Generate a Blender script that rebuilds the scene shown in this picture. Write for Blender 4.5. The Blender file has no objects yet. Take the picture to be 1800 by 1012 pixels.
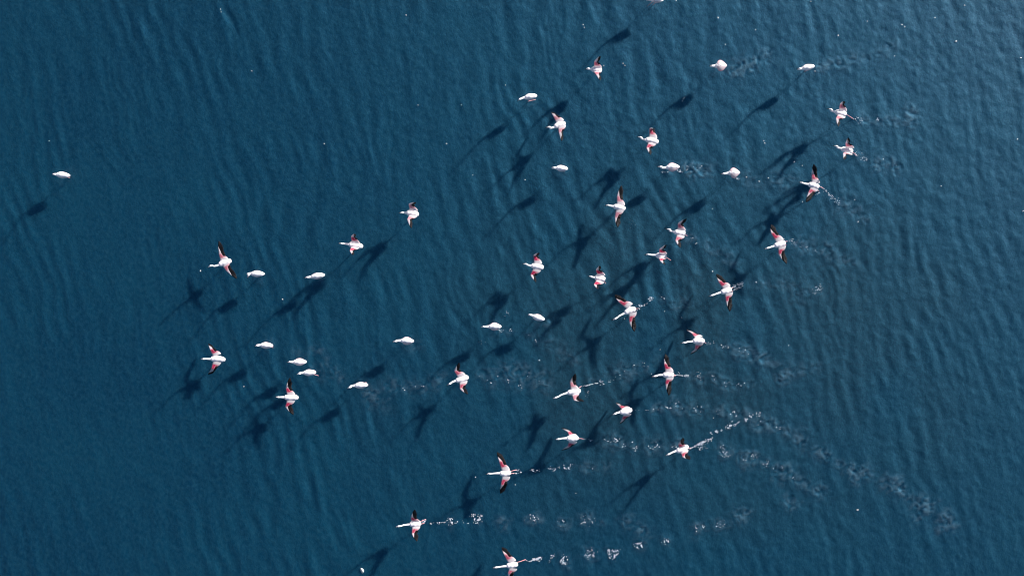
import bpy, math, random
import numpy as np
from mathutils import Vector as V

# ------------------------------------------------------------------ camera, sky, sun, exposure
scene = bpy.context.scene
col = scene.collection
CAM_H = 36.0                       # drone height above the lagoon, metres
PPM = 50.0                         # photo pixels (1800 wide) per metre of water surface
cam_d = bpy.data.cameras.new('camera')
cam = bpy.data.objects.new('camera', cam_d); col.objects.link(cam)
cam.location = (0, 0, CAM_H)       # looks straight down
cam_d.sensor_width = 36.0; cam_d.lens = 36.0
cam_d.clip_end = 20000.0
scene.camera = cam

SUN_EL = math.radians(20.0)
SUN_AZ = math.radians(44.0)        # direction to the sun, counter-clockwise from +X
world = bpy.data.worlds.new('World'); scene.world = world; world.use_nodes = True
nt = world.node_tree; nt.nodes.clear()
wo = nt.nodes.new('ShaderNodeOutputWorld'); bg = nt.nodes.new('ShaderNodeBackground')
sky = nt.nodes.new('ShaderNodeTexSky'); sky.sky_type = 'NISHITA'; sky.sun_disc = False
sky.sun_elevation = SUN_EL
sky.sun_rotation = math.pi / 2 - SUN_AZ
sky.air_density = 1.0; sky.dust_density = 0.6; sky.ozone_density = 2.0
bg.inputs['Strength'].default_value = 0.068
nt.links.new(sky.outputs[0], bg.inputs[0]); nt.links.new(bg.outputs[0], wo.inputs[0])

sun_d = bpy.data.lights.new('sun', 'SUN'); sun_d.energy = 5.0; sun_d.angle = math.radians(2.4)
sun_d.color = (1.0, 0.965, 0.92)
sun = bpy.data.objects.new('sun', sun_d); col.objects.link(sun)
SUN_DIR = V((math.cos(SUN_EL) * math.cos(SUN_AZ), math.cos(SUN_EL) * math.sin(SUN_AZ), math.sin(SUN_EL)))
sun.rotation_euler = (-SUN_DIR).to_track_quat('-Z', 'Y').to_euler()
sun.location = SUN_DIR * 60

vs = scene.view_settings
vs.view_transform = 'Standard'; vs.look = 'None'; vs.gamma = 1.0; vs.use_curve_mapping = False
vs.exposure = 0.9
scene.cycles.filter_width = 1.1

rng = random.Random(11)
nrng = np.random.default_rng(5)

def P(px, py, z=0.0):
    """photo pixel at a real height above the water -> point in the place"""
    k = (CAM_H - z) / CAM_H
    return V(((px - 900.0) / PPM * k, (506.0 - py) / PPM * k, z))

# ------------------------------------------------------------------ materials
def mat(name, color, rough=0.7, spec=0.3, attr=None, noise=None, sss=0.0, bump=0.0, transl=None):
    m = bpy.data.materials.new(name); m.use_nodes = True
    n = m.node_tree.nodes; l = m.node_tree.links
    b = n['Principled BSDF']
    b.inputs['Base Color'].default_value = (*color, 1)
    b.inputs['Roughness'].default_value = rough
    b.inputs['Specular IOR Level'].default_value = spec
    if sss:
        b.inputs['Subsurface Weight'].default_value = sss
        b.inputs['Subsurface Radius'].default_value = (1, 0.5, 0.4)
        b.inputs['Subsurface Scale'].default_value = 0.02
    src = None
    if attr:
        a = n.new('ShaderNodeAttribute'); a.attribute_name = attr; src = a.outputs['Color']
    if noise:
        tc = n.new('ShaderNodeTexCoord'); nz = n.new('ShaderNodeTexNoise')
        nz.inputs['Scale'].default_value = noise[0]; nz.inputs['Detail'].default_value = 4
        l.new(tc.outputs['Object'], nz.inputs['Vector'])
        mx = n.new('ShaderNodeMix'); mx.data_type = 'RGBA'; mx.blend_type = 'MULTIPLY'
        mx.inputs[0].default_value = 1.0
        rp = n.new('ShaderNodeValToRGB')
        rp.color_ramp.elements[0].position = 0.3; rp.color_ramp.elements[1].position = 0.7
        rp.color_ramp.elements[0].color = (*noise[1], 1); rp.color_ramp.elements[1].color = (1, 1, 1, 1)
        l.new(nz.outputs[0], rp.inputs[0])
        if src: l.new(src, mx.inputs[6])
        else: mx.inputs[6].default_value = (*color, 1)
        l.new(rp.outputs[0], mx.inputs[7]); src = mx.outputs[2]
        if bump:
            bp = n.new('ShaderNodeBump'); bp.inputs['Strength'].default_value = bump
            bp.inputs['Distance'].default_value = 0.01
            l.new(nz.outputs[0], bp.inputs['Height']); l.new(bp.outputs[0], b.inputs['Normal'])
    if src: l.new(src, b.inputs['Base Color'])
    if transl:                                        # thin feathers let some light through
        tr = n.new('ShaderNodeBsdfTranslucent'); ms = n.new('ShaderNodeMixShader')
        ms.inputs[0].default_value = transl
        if src: l.new(src, tr.inputs[0])
        else: tr.inputs[0].default_value = (*color, 1)
        l.new(b.outputs[0], ms.inputs[1]); l.new(tr.outputs[0], ms.inputs[2])
        l.new(ms.outputs[0], n['Material Output'].inputs[0])
    return m

M_PLUME = mat('white plumage', (0.87, 0.83, 0.84), 0.8, 0.15, noise=(22, (0.93, 0.87, 0.88)), bump=0.3)
M_WING = mat('wing coverts', (0.8, 0.7, 0.7), 0.8, 0.15, attr='plumage', noise=(40, (0.9, 0.84, 0.85)), bump=0.3, transl=0.5)
M_BLACK = mat('black flight feathers', (0.0055, 0.005, 0.007), 0.6, 0.12, noise=(30, (0.6, 0.6, 0.6)))
M_LEG = mat('pink leg skin', (0.66, 0.34, 0.36), 0.5, 0.4, noise=(60, (0.8, 0.7, 0.7)))
M_BILL = mat('pink bill', (0.80, 0.66, 0.64), 0.4, 0.4, noise=(60, (0.85, 0.8, 0.8)))
M_BILLTIP = mat('black bill tip', (0.02, 0.018, 0.02), 0.35, 0.5, noise=(60, (0.7, 0.7, 0.7)))
M_EYE = mat('yellow eye', (0.5, 0.35, 0.05), 0.2, 0.5, noise=(200, (0.6, 0.6, 0.6)))
M_FOAM = mat('white foam', (0.62, 0.68, 0.74), 0.6, 0.4, noise=(35, (0.7, 0.75, 0.8)), bump=0.3)
M_DROP = mat('splashed water', (0.66, 0.74, 0.82), 0.12, 0.6, noise=(35, (0.8, 0.85, 0.9)))
M_FEATHER = mat('feather shape', (0.82, 0.80, 0.80), 0.75, 0.2, noise=(60, (0.9, 0.88, 0.88)), transl=0.2)

# ------------------------------------------------------------------ the lagoon surface
def vnoise(x, y, seed):
    """smooth value noise, vectorised"""
    tab = np.random.default_rng(seed).random((256, 256)) * 2 - 1
    xi = np.floor(x).astype(np.int64); yi = np.floor(y).astype(np.int64)
    fx = x - xi; fy = y - yi
    fx = fx * fx * fx * (fx * (fx * 6 - 15) + 10); fy = fy * fy * fy * (fy * (fy * 6 - 15) + 10)
    a = tab[xi & 255, yi & 255]; b = tab[(xi + 1) & 255, yi & 255]
    c = tab[xi & 255, (yi + 1) & 255]; d = tab[(xi + 1) & 255, (yi + 1) & 255]
    return (a * (1 - fx) + b * fx) * (1 - fy) + (c * (1 - fx) + d * fx) * fy

# footprints churned by the running birds: (px, py, radius m, strength)
CHURN = []
def churn(pts, r=0.17, s=1.0):
    for p in pts: CHURN.append((p[0], p[1], .85 * r * rng.uniform(0.75, 1.3), s * rng.uniform(0.7, 1.2)))
churn([(1288,127),(1300,120),(1312,112),(1330,106),(1347,101),(1322,118)], 0.2, 1.0)
churn([(1440,118),(1455,114),(1474,112),(1500,101),(1520,103),(1545,95),(1562,84),(1571,78)], 0.17, .9)
churn([(1520,211),(1543,213),(1565,212),(1598,192),(1604,200),(1600,214),(1578,216)], 0.17, .9)
churn([(1515,279),(1540,287),(1556,286),(1575,296),(1545,293)], 0.18, .9)
churn([(1480,362),(1500,372),(1522,388),(1490,352),(1512,380)], 0.18, .8)
churn([(1410,430),(1428,438),(1443,442),(1460,450),(1478,458),(1496,462),(1452,438)], 0.2, .8)
churn([(1330,497),(1350,503),(1380,500),(1420,512),(1440,511),(1400,520)], 0.2, .7)
churn([(1165,525),(1182,536),(1205,533),(1192,541)], 0.15, .8)
churn([(1270,609),(1290,615),(1305,619),(1322,622),(1340,628),(1360,640),(1385,655)], 0.2, 1.0)
churn([(1216,662),(1232,665),(1255,664),(1275,674),(1298,678),(1318,676),(1370,668),(1410,650),(1434,648)], 0.17, .9)
churn([(1153,719),(1162,715),(1190,712),(1196,720),(1222,719),(1232,722),(1262,720),(1272,726),(1290,726),(1312,733)], 0.19, 1.2)
churn([(1337,744),(1350,747),(1366,753),(1382,758),(1404,768),(1410,778),(1440,793),(1452,802),(1475,815),(1495,826),(1500,833),(1518,830),(1554,846),(1576,856),(1584,862),(1614,884),(1622,892),(1632,889),(1612,912),(1656,918),(1668,912)], 0.2, 1.2)
churn([(1073,774),(1083,775),(1096,783),(1117,787),(1146,786),(1153,780),(1188,782),(1195,790)], 0.19, 1.1)
churn([(1270,792),(1278,800),(1305,806),(1313,804),(1328,802),(1346,815),(1366,824),(1376,830),(1396,838),(1415,850),(1440,862),(1390,880)], 0.2, 1.1)
churn([(790,917),(838,911),(878,915),(886,922),(934,913),(943,910),(985,916),(991,924),(1028,914),(1036,908),(1055,918),(1098,915),(1105,920),(1127,926),(1131,932)], 0.17, 1.0)
churn([(992,985),(1035,972),(1077,972),(1124,958),(1170,952),(1223,931),(1233,924),(1266,922),(1300,904),(1310,900)], 0.18, 1.1)
churn([(1000,821),(1030,820),(1042,822),(1065,820)], 0.16, .8)
churn([(1206,296),(1218,298),(1232,297),(1214,304),(1240,300)], 0.17, 1.0)
churn([(1318,315),(1335,320),(1365,315),(1378,322),(1395,312)], 0.2, .5)
churn([(1210,417),(1222,424),(1245,432),(1262,444),(1276,454),(1284,462)], 0.17, .8)
churn([(896,580),(930,590),(942,597),(965,604),(985,618),(998,624),(1012,636)], 0.16, .6)
churn([(848,655),(862,672),(876,660),(893,668),(905,650),(912,676),(930,662),(920,645),(884,645),(940,682),(955,660),(965,676),(760,672),(745,684),(712,682),(690,678),(735,676),(775,665),(1090,650),(1115,648),(1130,645),(1150,640),(1095,664)], 0.2, .7)
churn([(556,648),(566,660),(585,648),(600,668),(592,656),(575,640),(560,620),(548,614),(520,622),(640,690),(650,705),(660,700),(672,714),(655,692)], 0.17, .6)
churn([(727,612),(955,565),(968,562),(1070,655),(1040,668)], 0.15, .6)
for q_ in [(929,176),(1262,120),(1416,124),(984,299),(1180,299),(1287,307),(558,487),(456,484),(472,606),(530,635),(547,654),(637,675),(717,599),(869,574),(944,559),(118,309),(1150,6)]:
    CHURN.append((q_[0], q_[1], .16, .55))
CH = np.array([(*P(a, b)[:2], r, s) for a, b, r, s in CHURN])

def wave(x, y):
    """height of the water surface"""
    w1 = vnoise(x * .13, y * .13, 1); w2 = vnoise(x * .33 + 9, y * .22, 2); w3 = vnoise(x * .8, y * .5, 3)
    px = x + y * 0.15
    env = 0.55 + 0.55 * vnoise(x * .16 + 3, y * .12 - 7, 4)
    brk = .55 + .75 * vnoise(x * .55 + 11, y * .80, 14)
    h = .0128 * env * brk * np.sin(px * 7.6 + 4.2 * w1 + 3.4 * w2 + 1.9 * w3 + 1.1 * vnoise(x * 1.9, y * 1.4, 18))
    px2 = x + y * 0.30
    env2 = 0.5 + 0.6 * vnoise(x * .22 - 5, y * .2 + 7, 6)
    brk2 = .5 + .8 * vnoise(x * .7 - 31, y * .85 + 17, 15)
    h = h + .0105 * env2 * brk2 * np.sin(px2 * 10.9 + 4.5 * vnoise(x * .2, y * .2, 7) + 3.4 * vnoise(x * .6, y * .4, 8) + 1.5 * vnoise(x * 1.3, y * .9, 16))
    brk3 = np.clip(.35 + .9 * vnoise(x * .8 + 71, y * .6 - 13, 19), 0, 2)
    h = h + .0036 * brk3 * np.sin((x + y * .22) * 16.5 + 5 * vnoise(x * .3 + 8, y * .3, 23) + 3.6 * vnoise(x * 1.1, y * .8, 24))
    px3 = x - y * 0.12
    h = h + .003 * np.sin(px3 * 5.1 + 3.0 * vnoise(x * .15 + 40, y * .15, 9))
    fine = .5 + .5 * np.clip(x / 14 + .3, -1, 1)
    h = h + .0072 * vnoise(x * 2.3 + y * 1.0, y * 1.5 - x * .5, 10) + .0056 * (.45 + 1.0 * fine) * vnoise(x * 4.6 + y * 2.2, y * 3.4 - x * 1.6, 12)
    h = h + .0026 * (.4 + 1.0 * fine) * vnoise(x * 9.0 + y * 4, y * 7.0 - x * 4, 13)
    return h

def churn_fields(x, y):
    dh = np.zeros_like(x); silt_shade = np.zeros_like(x)
    a_ = x * .81 + y * .59; b_ = y * .81 - x * .59
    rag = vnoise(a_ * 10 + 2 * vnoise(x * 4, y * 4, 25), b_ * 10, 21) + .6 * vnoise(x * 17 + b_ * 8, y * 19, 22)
    for cx, cy, r, s in CH:
        m = (np.abs(x - cx) < r * 3.2) & (np.abs(y - cy) < r * 3.2)
        if not m.any(): continue
        d = np.sqrt((x[m] - cx) ** 2 + (y[m] - cy) ** 2) / r * (1 + .35 * vnoise(x[m] * 5 + cx, y[m] * 5 + cy, 30))
        e = np.exp(-(d * d) * .75)
        dh[m] += s * (.019 * e * rag[m] + .009 * np.exp(-((d - 1.15) / .38) ** 2) - .006 * np.exp(-d * d * 2))
        silt_shade[m] += s * np.exp(-(d * d) * .55) * np.clip(.45 + .9 * rag[m], 0, 1.4)  # silt colour follows the bumps, painting their light and shade
    return .03 * np.tanh(dh / .03), silt_shade

def axis(half, step, far):
    core = list(np.arange(-half, half + step * .5, step)); out = []; s = step; p = core[-1]
    while p < far:
        s *= 1.28; p += s; out.append(p)
    return np.array([-q for q in reversed(out)] + core + out)

def build_water():
    xs = axis(19.6, .042, 6000.0); ys = axis(11.6, .042, 6000.0)
    X, Y = np.meshgrid(xs, ys); nx, ny = len(xs), len(ys)
    x = X.ravel(); y = Y.ravel()
    r = np.maximum(np.abs(x) / 20.5, np.abs(y) / 12.5)
    fade = np.clip((1.25 - r) / .2, 0, 1)
    h = wave(x, y) * fade
    dh, silt_shade = churn_fields(x, y)
    # broad clouds of silt drifting in the shallow water
    big = .5 + .5 * vnoise(x * .09 + 20, y * .11 + 3, 41); mid = vnoise(x * .45, y * .33, 42); sm = vnoise(x * 1.7, y * 1.3, 43)
    cloud = np.clip(.14 + .34 * big + .20 * mid + .12 * sm, 0, 1)
    # turbid plume the flock has stirred up along its run
    q1 = x + 1.2 * vnoise(x * .21, y * .21, 45); q2 = y + 1.2 * vnoise(x * .21 + 50, y * .21, 46)
    plume = np.exp(-(((q1 - 6.5) / 9.5) ** 2 + ((q2 + 2.5) / 6.5) ** 2) ** 1.3) * (.75 + .45 * vnoise(x * .6, y * .5, 47))
    co = np.empty((nx * ny, 3), np.float32); co[:, 0] = x; co[:, 1] = y; co[:, 2] = h + dh
    me = bpy.data.meshes.new('lagoon_water')
    i = np.arange((ny - 1) * (nx - 1)); a = (i // (nx - 1)) * nx + i % (nx - 1)
    q = np.stack([a, a + 1, a + nx + 1, a + nx], 1).astype(np.int32).ravel()
    nf = len(i)
    me.vertices.add(nx * ny); me.vertices.foreach_set('co', co.ravel())
    me.loops.add(nf * 4); me.loops.foreach_set('vertex_index', q)
    me.polygons.add(nf); me.polygons.foreach_set('loop_start', np.arange(0, nf * 4, 4, dtype=np.int32))
    me.polygons.foreach_set('use_smooth', np.ones(nf, bool))
    for nm, arr in (('silt_shade', np.clip(silt_shade, 0, 1.2)), ('cloud', cloud), ('plume', np.clip(plume, 0, 1))):
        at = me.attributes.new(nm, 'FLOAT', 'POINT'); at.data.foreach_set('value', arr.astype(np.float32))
    me.update(calc_edges=True); me.validate()
    return me

def water_material():
    m = bpy.data.materials.new('lagoon water'); m.use_nodes = True
    n = m.node_tree.nodes; l = m.node_tree.links; b = n['Principled BSDF']
    b.inputs['Roughness'].default_value = 0.62; b.inputs['IOR'].default_value = 1.42
    b.inputs['Specular IOR Level'].default_value = 1.0
    b.inputs['Specular Tint'].default_value = (0.08, 0.56, 1.0, 1)
    b.inputs['Subsurface Weight'].default_value = 1.0
    b.inputs['Subsurface Radius'].default_value = (0.6, 0.8, 1.0)
    b.inputs['Subsurface Scale'].default_value = 2.8
    def attr(nm):
        a = n.new('ShaderNodeAttribute'); a.attribute_name = nm; return a.outputs['Fac']
    def mix(f, c1, c2):
        x = n.new('ShaderNodeMix'); x.data_type = 'RGBA'
        l.new(f, x.inputs[0])
        for s, c in ((6, c1), (7, c2)):
            if isinstance(c, tuple): x.inputs[s].default_value = (*c, 1)
            else: l.new(c, x.inputs[s])
        return x.outputs[2]
    base = mix(attr('cloud'), (0.0003, 0.018, 0.045), (0.002, 0.038, 0.068))
    base = mix(attr('plume'), base, (0.0080, 0.0205, 0.029))
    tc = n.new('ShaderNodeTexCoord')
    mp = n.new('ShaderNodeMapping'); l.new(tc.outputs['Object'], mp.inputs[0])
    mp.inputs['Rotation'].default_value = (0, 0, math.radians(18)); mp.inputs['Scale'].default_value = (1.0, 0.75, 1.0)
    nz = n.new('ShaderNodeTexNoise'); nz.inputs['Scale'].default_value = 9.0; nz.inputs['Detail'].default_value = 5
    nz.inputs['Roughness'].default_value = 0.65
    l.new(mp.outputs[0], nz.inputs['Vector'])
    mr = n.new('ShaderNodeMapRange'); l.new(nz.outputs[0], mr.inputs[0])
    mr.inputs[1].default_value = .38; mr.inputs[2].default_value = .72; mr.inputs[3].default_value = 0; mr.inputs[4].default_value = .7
    base = mix(mr.outputs[0], base, (0.012, 0.056, 0.086))  # ripple light and shade mottled into the base colour by noise
    # stirred-up silt, with light and shade of the relief mottled into its colour
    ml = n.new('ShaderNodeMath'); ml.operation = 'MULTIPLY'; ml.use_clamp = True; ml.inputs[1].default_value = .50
    l.new(attr('silt_shade'), ml.inputs[0])
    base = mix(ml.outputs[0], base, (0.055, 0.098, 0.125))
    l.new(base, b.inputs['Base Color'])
    n2 = n.new('ShaderNodeTexNoise'); n2.inputs['Scale'].default_value = 26.0; n2.inputs['Detail'].default_value = 3
    l.new(mp.outputs[0], n2.inputs['Vector'])
    ad = n.new('ShaderNodeMath'); ad.operation = 'MULTIPLY_ADD'; ad.inputs[1].default_value = .5
    l.new(n2.outputs[0], ad.inputs[0]); l.new(nz.outputs[0], ad.inputs[2])
    bp = n.new('ShaderNodeBump'); bp.inputs['Strength'].default_value = .55; bp.inputs['Distance'].default_value = .024
    l.new(ad.outputs[0], bp.inputs['Height']); l.new(bp.outputs[0], b.inputs['Normal'])
    return m

water = bpy.data.objects.new('water', build_water()); col.objects.link(water)
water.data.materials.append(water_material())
water['kind'] = 'structure'
water['label'] = 'dark blue rippled surface of the shallow lagoon'

# ------------------------------------------------------------------ mesh helpers
class MB:
    def __init__(s): s.v = []; s.f = []; s.mi = []; s.c = None
    def loft(s, rings, mi=0, cap=True):
        """rings: list of lists of points of equal length; mi int or list per span"""
        n = len(rings[0]); b = len(s.v)
        for r in rings: s.v += [tuple(p) for p in r]
        for i in range(len(rings) - 1):
            m = mi if isinstance(mi, int) else mi[i]
            for j in range(n):
                k = (j + 1) % n
                s.f.append((b + i * n + j, b + i * n + k, b + (i + 1) * n + k, b + (i + 1) * n + j)); s.mi.append(m)
        if cap:
            s.f.append(tuple(b + j for j in reversed(range(n)))); s.mi.append(mi if isinstance(mi, int) else mi[0])
            e = b + (len(rings) - 1) * n
            s.f.append(tuple(e + j for j in range(n))); s.mi.append(mi if isinstance(mi, int) else mi[-1])
    def tube(s, pts, rad, mi=0, n=6):
        pts = [V(p) for p in pts]; rings = []
        for i, p in enumerate(pts):
            t = (pts[min(i + 1, len(pts) - 1)] - pts[max(i - 1, 0)]).normalized()
            a = V((0, 1, 0)) if abs(t.y) < .9 else V((1, 0, 0))
            u = t.cross(a).normalized(); w = t.cross(u)
            r = rad[i] if not isinstance(rad, float) else rad
            rings.append([p + (u * math.cos(q) + w * math.sin(q)) * r for q in [2 * math.pi * j / n for j in range(n)]])
        s.loft(rings, mi)
    def octa(s, c, r, st=(1, 1, 1), mi=0):
        b = len(s.v); c = V(c)
        for d in ((1,0,0),(-1,0,0),(0,1,0),(0,-1,0),(0,0,1),(0,0,-1)):
            s.v.append((c.x + d[0]*r*st[0], c.y + d[1]*r*st[1], c.z + d[2]*r*st[2]))
        for f in ((0,2,4),(2,1,4),(1,3,4),(3,0,4),(2,0,5),(1,2,5),(3,1,5),(0,3,5)):
            s.f.append(tuple(b + q for q in f)); s.mi.append(mi)
    def build(s, name, mats, parent=None, origin=None, colors=None, smooth=True):
        o = V(origin) if origin is not None else V((0, 0, 0))
        me = bpy.data.meshes.new(name)
        me.from_pydata([(a - o.x, b - o.y, c - o.z) for a, b, c in s.v], [], s.f)
        for m in (mats if isinstance(mats, (list, tuple)) else [mats]): me.materials.append(m)
        me.polygons.foreach_set('material_index', s.mi)
        if smooth: me.polygons.foreach_set('use_smooth', [True] * len(s.f))
        if colors is not None:
            at = me.attributes.new('plumage', 'FLOAT_COLOR', 'POINT')
            at.data.foreach_set('color', np.array(colors, np.float32).ravel())
        me.update()
        ob = bpy.data.objects.new(name, me); col.objects.link(ob)
        if parent is not None: ob.parent = parent
        elif origin is not None: ob.location = o
        return ob

def tag(o, label, cat, group=None, kind=None):
    o['label'] = label; o['category'] = cat
    if group: o['group'] = group
    if kind: o['kind'] = kind

def catmull(pts, vals, seg):
    """pts: V list; vals: tuples -> densified"""
    P_, Q_ = [], []
    n = len(pts)
    for i in range(n - 1):
        p0, p1, p2, p3 = pts[max(i-1,0)], pts[i], pts[i+1], pts[min(i+2,n-1)]
        for k in range(seg):
            t = k / seg
            P_.append(.5 * ((2*p1) + (p2-p0)*t + (2*p0-5*p1+4*p2-p3)*t*t + (3*p1-p0-3*p2+p3)*t**3))
            s = t * t * (3 - 2 * t)
            Q_.append(tuple(a + (b - a) * s for a, b in zip(vals[i], vals[i+1])))
    P_.append(pts[-1]); Q_.append(vals[-1])
    return P_, Q_

def body_rings(path, dims, n=12):
    rings = []
    g = path[len(path) // 2] - path[0]
    lat = V((-g.y, g.x, 0)).normalized()              # the bird's own sideways direction
    for i, p in enumerate(path):
        t = path[min(i+1, len(path)-1)] - path[max(i-1, 0)]
        t = t.normalized() if t.length > 1e-6 else V((-1, 0, 0))
        side = lat - t * lat.dot(t)
        side = side.normalized() if side.length > .1 else lat
        up = t.cross(side)
        lat = side
        w, h = dims[i]
        rings.append([p + side * (w * math.cos(q)) + up * (h * math.sin(q)) for q in [2*math.pi*j/n for j in range(n)]])
    return rings

WHITE = (0.86, 0.82, 0.83); PALE = (0.87, 0.58, 0.62); LILAC = (0.72, 0.62, 0.70)
CRIM = (0.68, 0.014, 0.11)
def lerp3(a, b, t): return tuple(x + (y - x) * t for x, y in zip(a, b))
def sstep(a, b, x):
    t = min(1, max(0, (x - a) / (b - a))); return t * t * (3 - 2 * t)

def open_wing(parent, origin, S, W, T, back, crim, bk, r):
    """one spread wing: coverts sheet with thickness (part) and black flight feathers (sub-part)"""
    # smooth leading edge through shoulder, wrist and tip
    ctrl = [S + (S - W) * .25, S, S.lerp(W, .55) + (W - T).normalized() * 0.0, W, W.lerp(T, .5) + (W - (S + T) / 2) * .10, T]
    lead, _ = catmull(ctrl[1:], [(0,)] * 5, 6)            # 25 points, wrist at index 12
    N = len(lead) - 1
    arm = (W - S).normalized(); hand = (T - W).normalized()
    def frame(i):
        u = i / N
        t = (lead[min(i+1, N)] - lead[max(i-1, 0)]).normalized()
        d = back - t * back.dot(t) * .85
        d = d.normalized()
        d = (d + hand * .55 * sstep(.55, 1.0, u)).normalized()
        return u, t, d
    def chord(u):
        c = .275 + (.21 - .275) * sstep(.04, .34, u)
        c += (.190 - .215) * sstep(.4, .7, u)
        c *= 1 - (1 - bk) * .42 * sstep(.25, .5, u)
        return c * (1 - sstep(.70, 1.06, u) * .90)
    def cov(u):                                           # share of the chord under pale coverts
        f = 1.0 + (.62 - 1.0) * sstep(.16, .34, u)
        f += (.40 - .62) * sstep(.42, .58, u)
        f = f + (.93 - f) * (1 - bk) * sstep(.2, .4, u)
        e = .16 * (1 - bk)
        return f * (1 - sstep(.52 + e, .76 + e, u) * .96)
    mb = MB(); cols = []
    NU = int(round(N * (.76 + .16 * (1 - bk)))); NV = 7
    top = []; bot = []
    for i in range(NU + 1):
        u, t, d = frame(i); nrm = t.cross(d).normalized()
        if nrm.z < 0: nrm = -nrm
        rt = []; rb = []
        for j in range(NV + 1):
            v = j / NV
            p = lead[i] + d * (v * cov(u) * chord(u))
            camber = .016 * math.sin(math.pi * min(1, v * .9 + .08)) * (1 - .6 * u)
            th = .010 * math.sqrt(max(0, 1 - v * .93)) + .0015
            rt.append(p + nrm * (camber + th * .5)); rb.append(p + nrm * (camber - th * .5))
            patch = sstep(.15, .22, u) * (1 - sstep(.40, .52, u)) * math.exp(-((v - .40) / .40) ** 2) * 1.7
            c = lerp3(WHITE, PALE, sstep(.12, .24, u) * (1 - sstep(.42, .60, u)))
            c = lerp3(c, LILAC, .7 * sstep(.45, .58, u) * (1 - v))
            c = lerp3(c, CRIM, min(1, crim * patch * .88 * (.85 + .3 * math.sin(i * 1.7 + j * 2.3))))
            cols.append((*c, 1))
        top.append(rt); bot.append(rb)
    # ring around each span station: top row then bottom row reversed
    M = NV + 1; b = 0; colors = []
    for i in range(NU + 1):
        mb.v += [tuple(p) for p in top[i]] + [tuple(p) for p in reversed(bot[i])]
        rowc = cols[i * M:(i + 1) * M]; colors += rowc + list(reversed(rowc))
    for i in range(NU):
        for j in range(2 * M):
            k = (j + 1) % (2 * M)
            mb.f.append((i*2*M + j, i*2*M + k, (i+1)*2*M + k, (i+1)*2*M + j)); mb.mi.append(0)
    for i in (0, NU):
        mb.f.append(tuple(i*2*M + j for j in range(2*M))); mb.mi.append(0)
    w = mb.build('wing', M_WING, parent, origin, colors)
    # flight feathers, one blade each
    fb = MB()
    def edge(u):
        x = min(N - 1e-6, max(0, u * N)); i = int(x); f = x - i
        u0, t0, d0 = frame(i); u1, t1, d1 = frame(i + 1)
        p = lead[i].lerp(lead[i+1], f); d = d0.lerp(d1, f).normalized(); t = t0.lerp(t1, f).normalized()
        return p, d, t
    specs = []
    for k in range(11): specs.append((.27 + .021 * k, .28 + .025 * k, .5))       # secondaries
    for k in range(11): specs.append((.48 + .030 * k, .53 + .047 * k, .3))      # primaries
    for k, (ub, ue, vb) in enumerate(specs):
        p, d, t = edge(ub); A = p + d * (cov(ub) * chord(ub) * vb + .006)
        p2, d2, t2 = edge(min(1, ue)); E = p2 + d2 * chord(min(1, ue)) * r.uniform(.96, 1.03)
        ax = E - A
        if ax.length < .03: continue
        nrm = t.cross(d).normalized()
        if nrm.z < 0: nrm = -nrm
        sd = ax.cross(nrm).normalized(); wd = (.020 if k < 11 else .021) * (.75 + .25 * bk)
        z0 = nrm * (.004 - .0005 * (k % 3)); base = len(fb.v)
        prof = ((0, .8), (.35, 1), (.75, 1.0), (.93, .75), (1, .25))
        for q, wq in prof:
            c = A + ax * q + nrm * (.010 * math.sin(math.pi * q) - .004 * q) + z0
            for sg in (1, -1): fb.v.append(tuple(c + sd * (wd * wq * sg)))
            for sg in (-1, 1): fb.v.append(tuple(c + sd * (wd * wq * sg) - nrm * .002))
        for q in range(len(prof) - 1):
            for j in range(4):
                kk = (j + 1) % 4
                fb.f.append((base+q*4+j, base+q*4+kk, base+(q+1)*4+kk, base+(q+1)*4+j)); fb.mi.append(0)
    fb.build('flight_feathers', M_BLACK, w, origin)
    return w

def bill_and_eyes(body, origin, head, tip):
    d = (tip - head); L = d.length; d.normalize()
    b = MB()
    m = head + d * (L * .55) + V((0, 0, .012))
    path = [head + d * .012, head + d * (L * .32) + V((0, 0, .006)), m, head + d * (L * .8), tip + V((0, 0, -.012))]
    dims = [(.017, .018), (.016, .017), (.014, .014), (.010, .010), (.003, .004)]
    pp, dd = catmull(path, dims, 2)
    rr = body_rings(pp, dd, 8)
    b.loft(rr, [0] * 4 + [1] * (len(rr) - 5))
    b.build('bill', [M_BILL, M_BILLTIP], body, origin)
    side = V((-d.y, d.x, 0)).normalized()
    for s in (1, -1):
        e = MB(); e.octa(head + side * (s * .029) + V((0, 0, .012)), .007)
        e.build('eye', M_EYE, body, origin)

def make_body(root, origin, spine, dims, head, bill_tip, legs, nseg=4):
    pp, dd = catmull(spine, dims, nseg)
    mb = MB(); mb.loft(body_rings(pp, dd), 0)
    for lg in legs:
        n = len(lg); mb.tube(lg, [.022] + [.0085 if i != n - 2 else .011 for i in range(1, n)], 1, 6)
    b = mb.build('body', [M_PLUME, M_LEG], root, origin)
    bill_and_eyes(b, origin, head, bill_tip)
    return b

def root_at(p, name='flamingo'):
    o = bpy.data.objects.new(name, None); o.empty_display_size = .2
    o.location = p; col.objects.link(o); return o

LA, LH, LN = .26, .35, .50
G_FLY = 'flamingos running and flapping into flight'
G_WADE = 'flamingos wading with folded wings'

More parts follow.
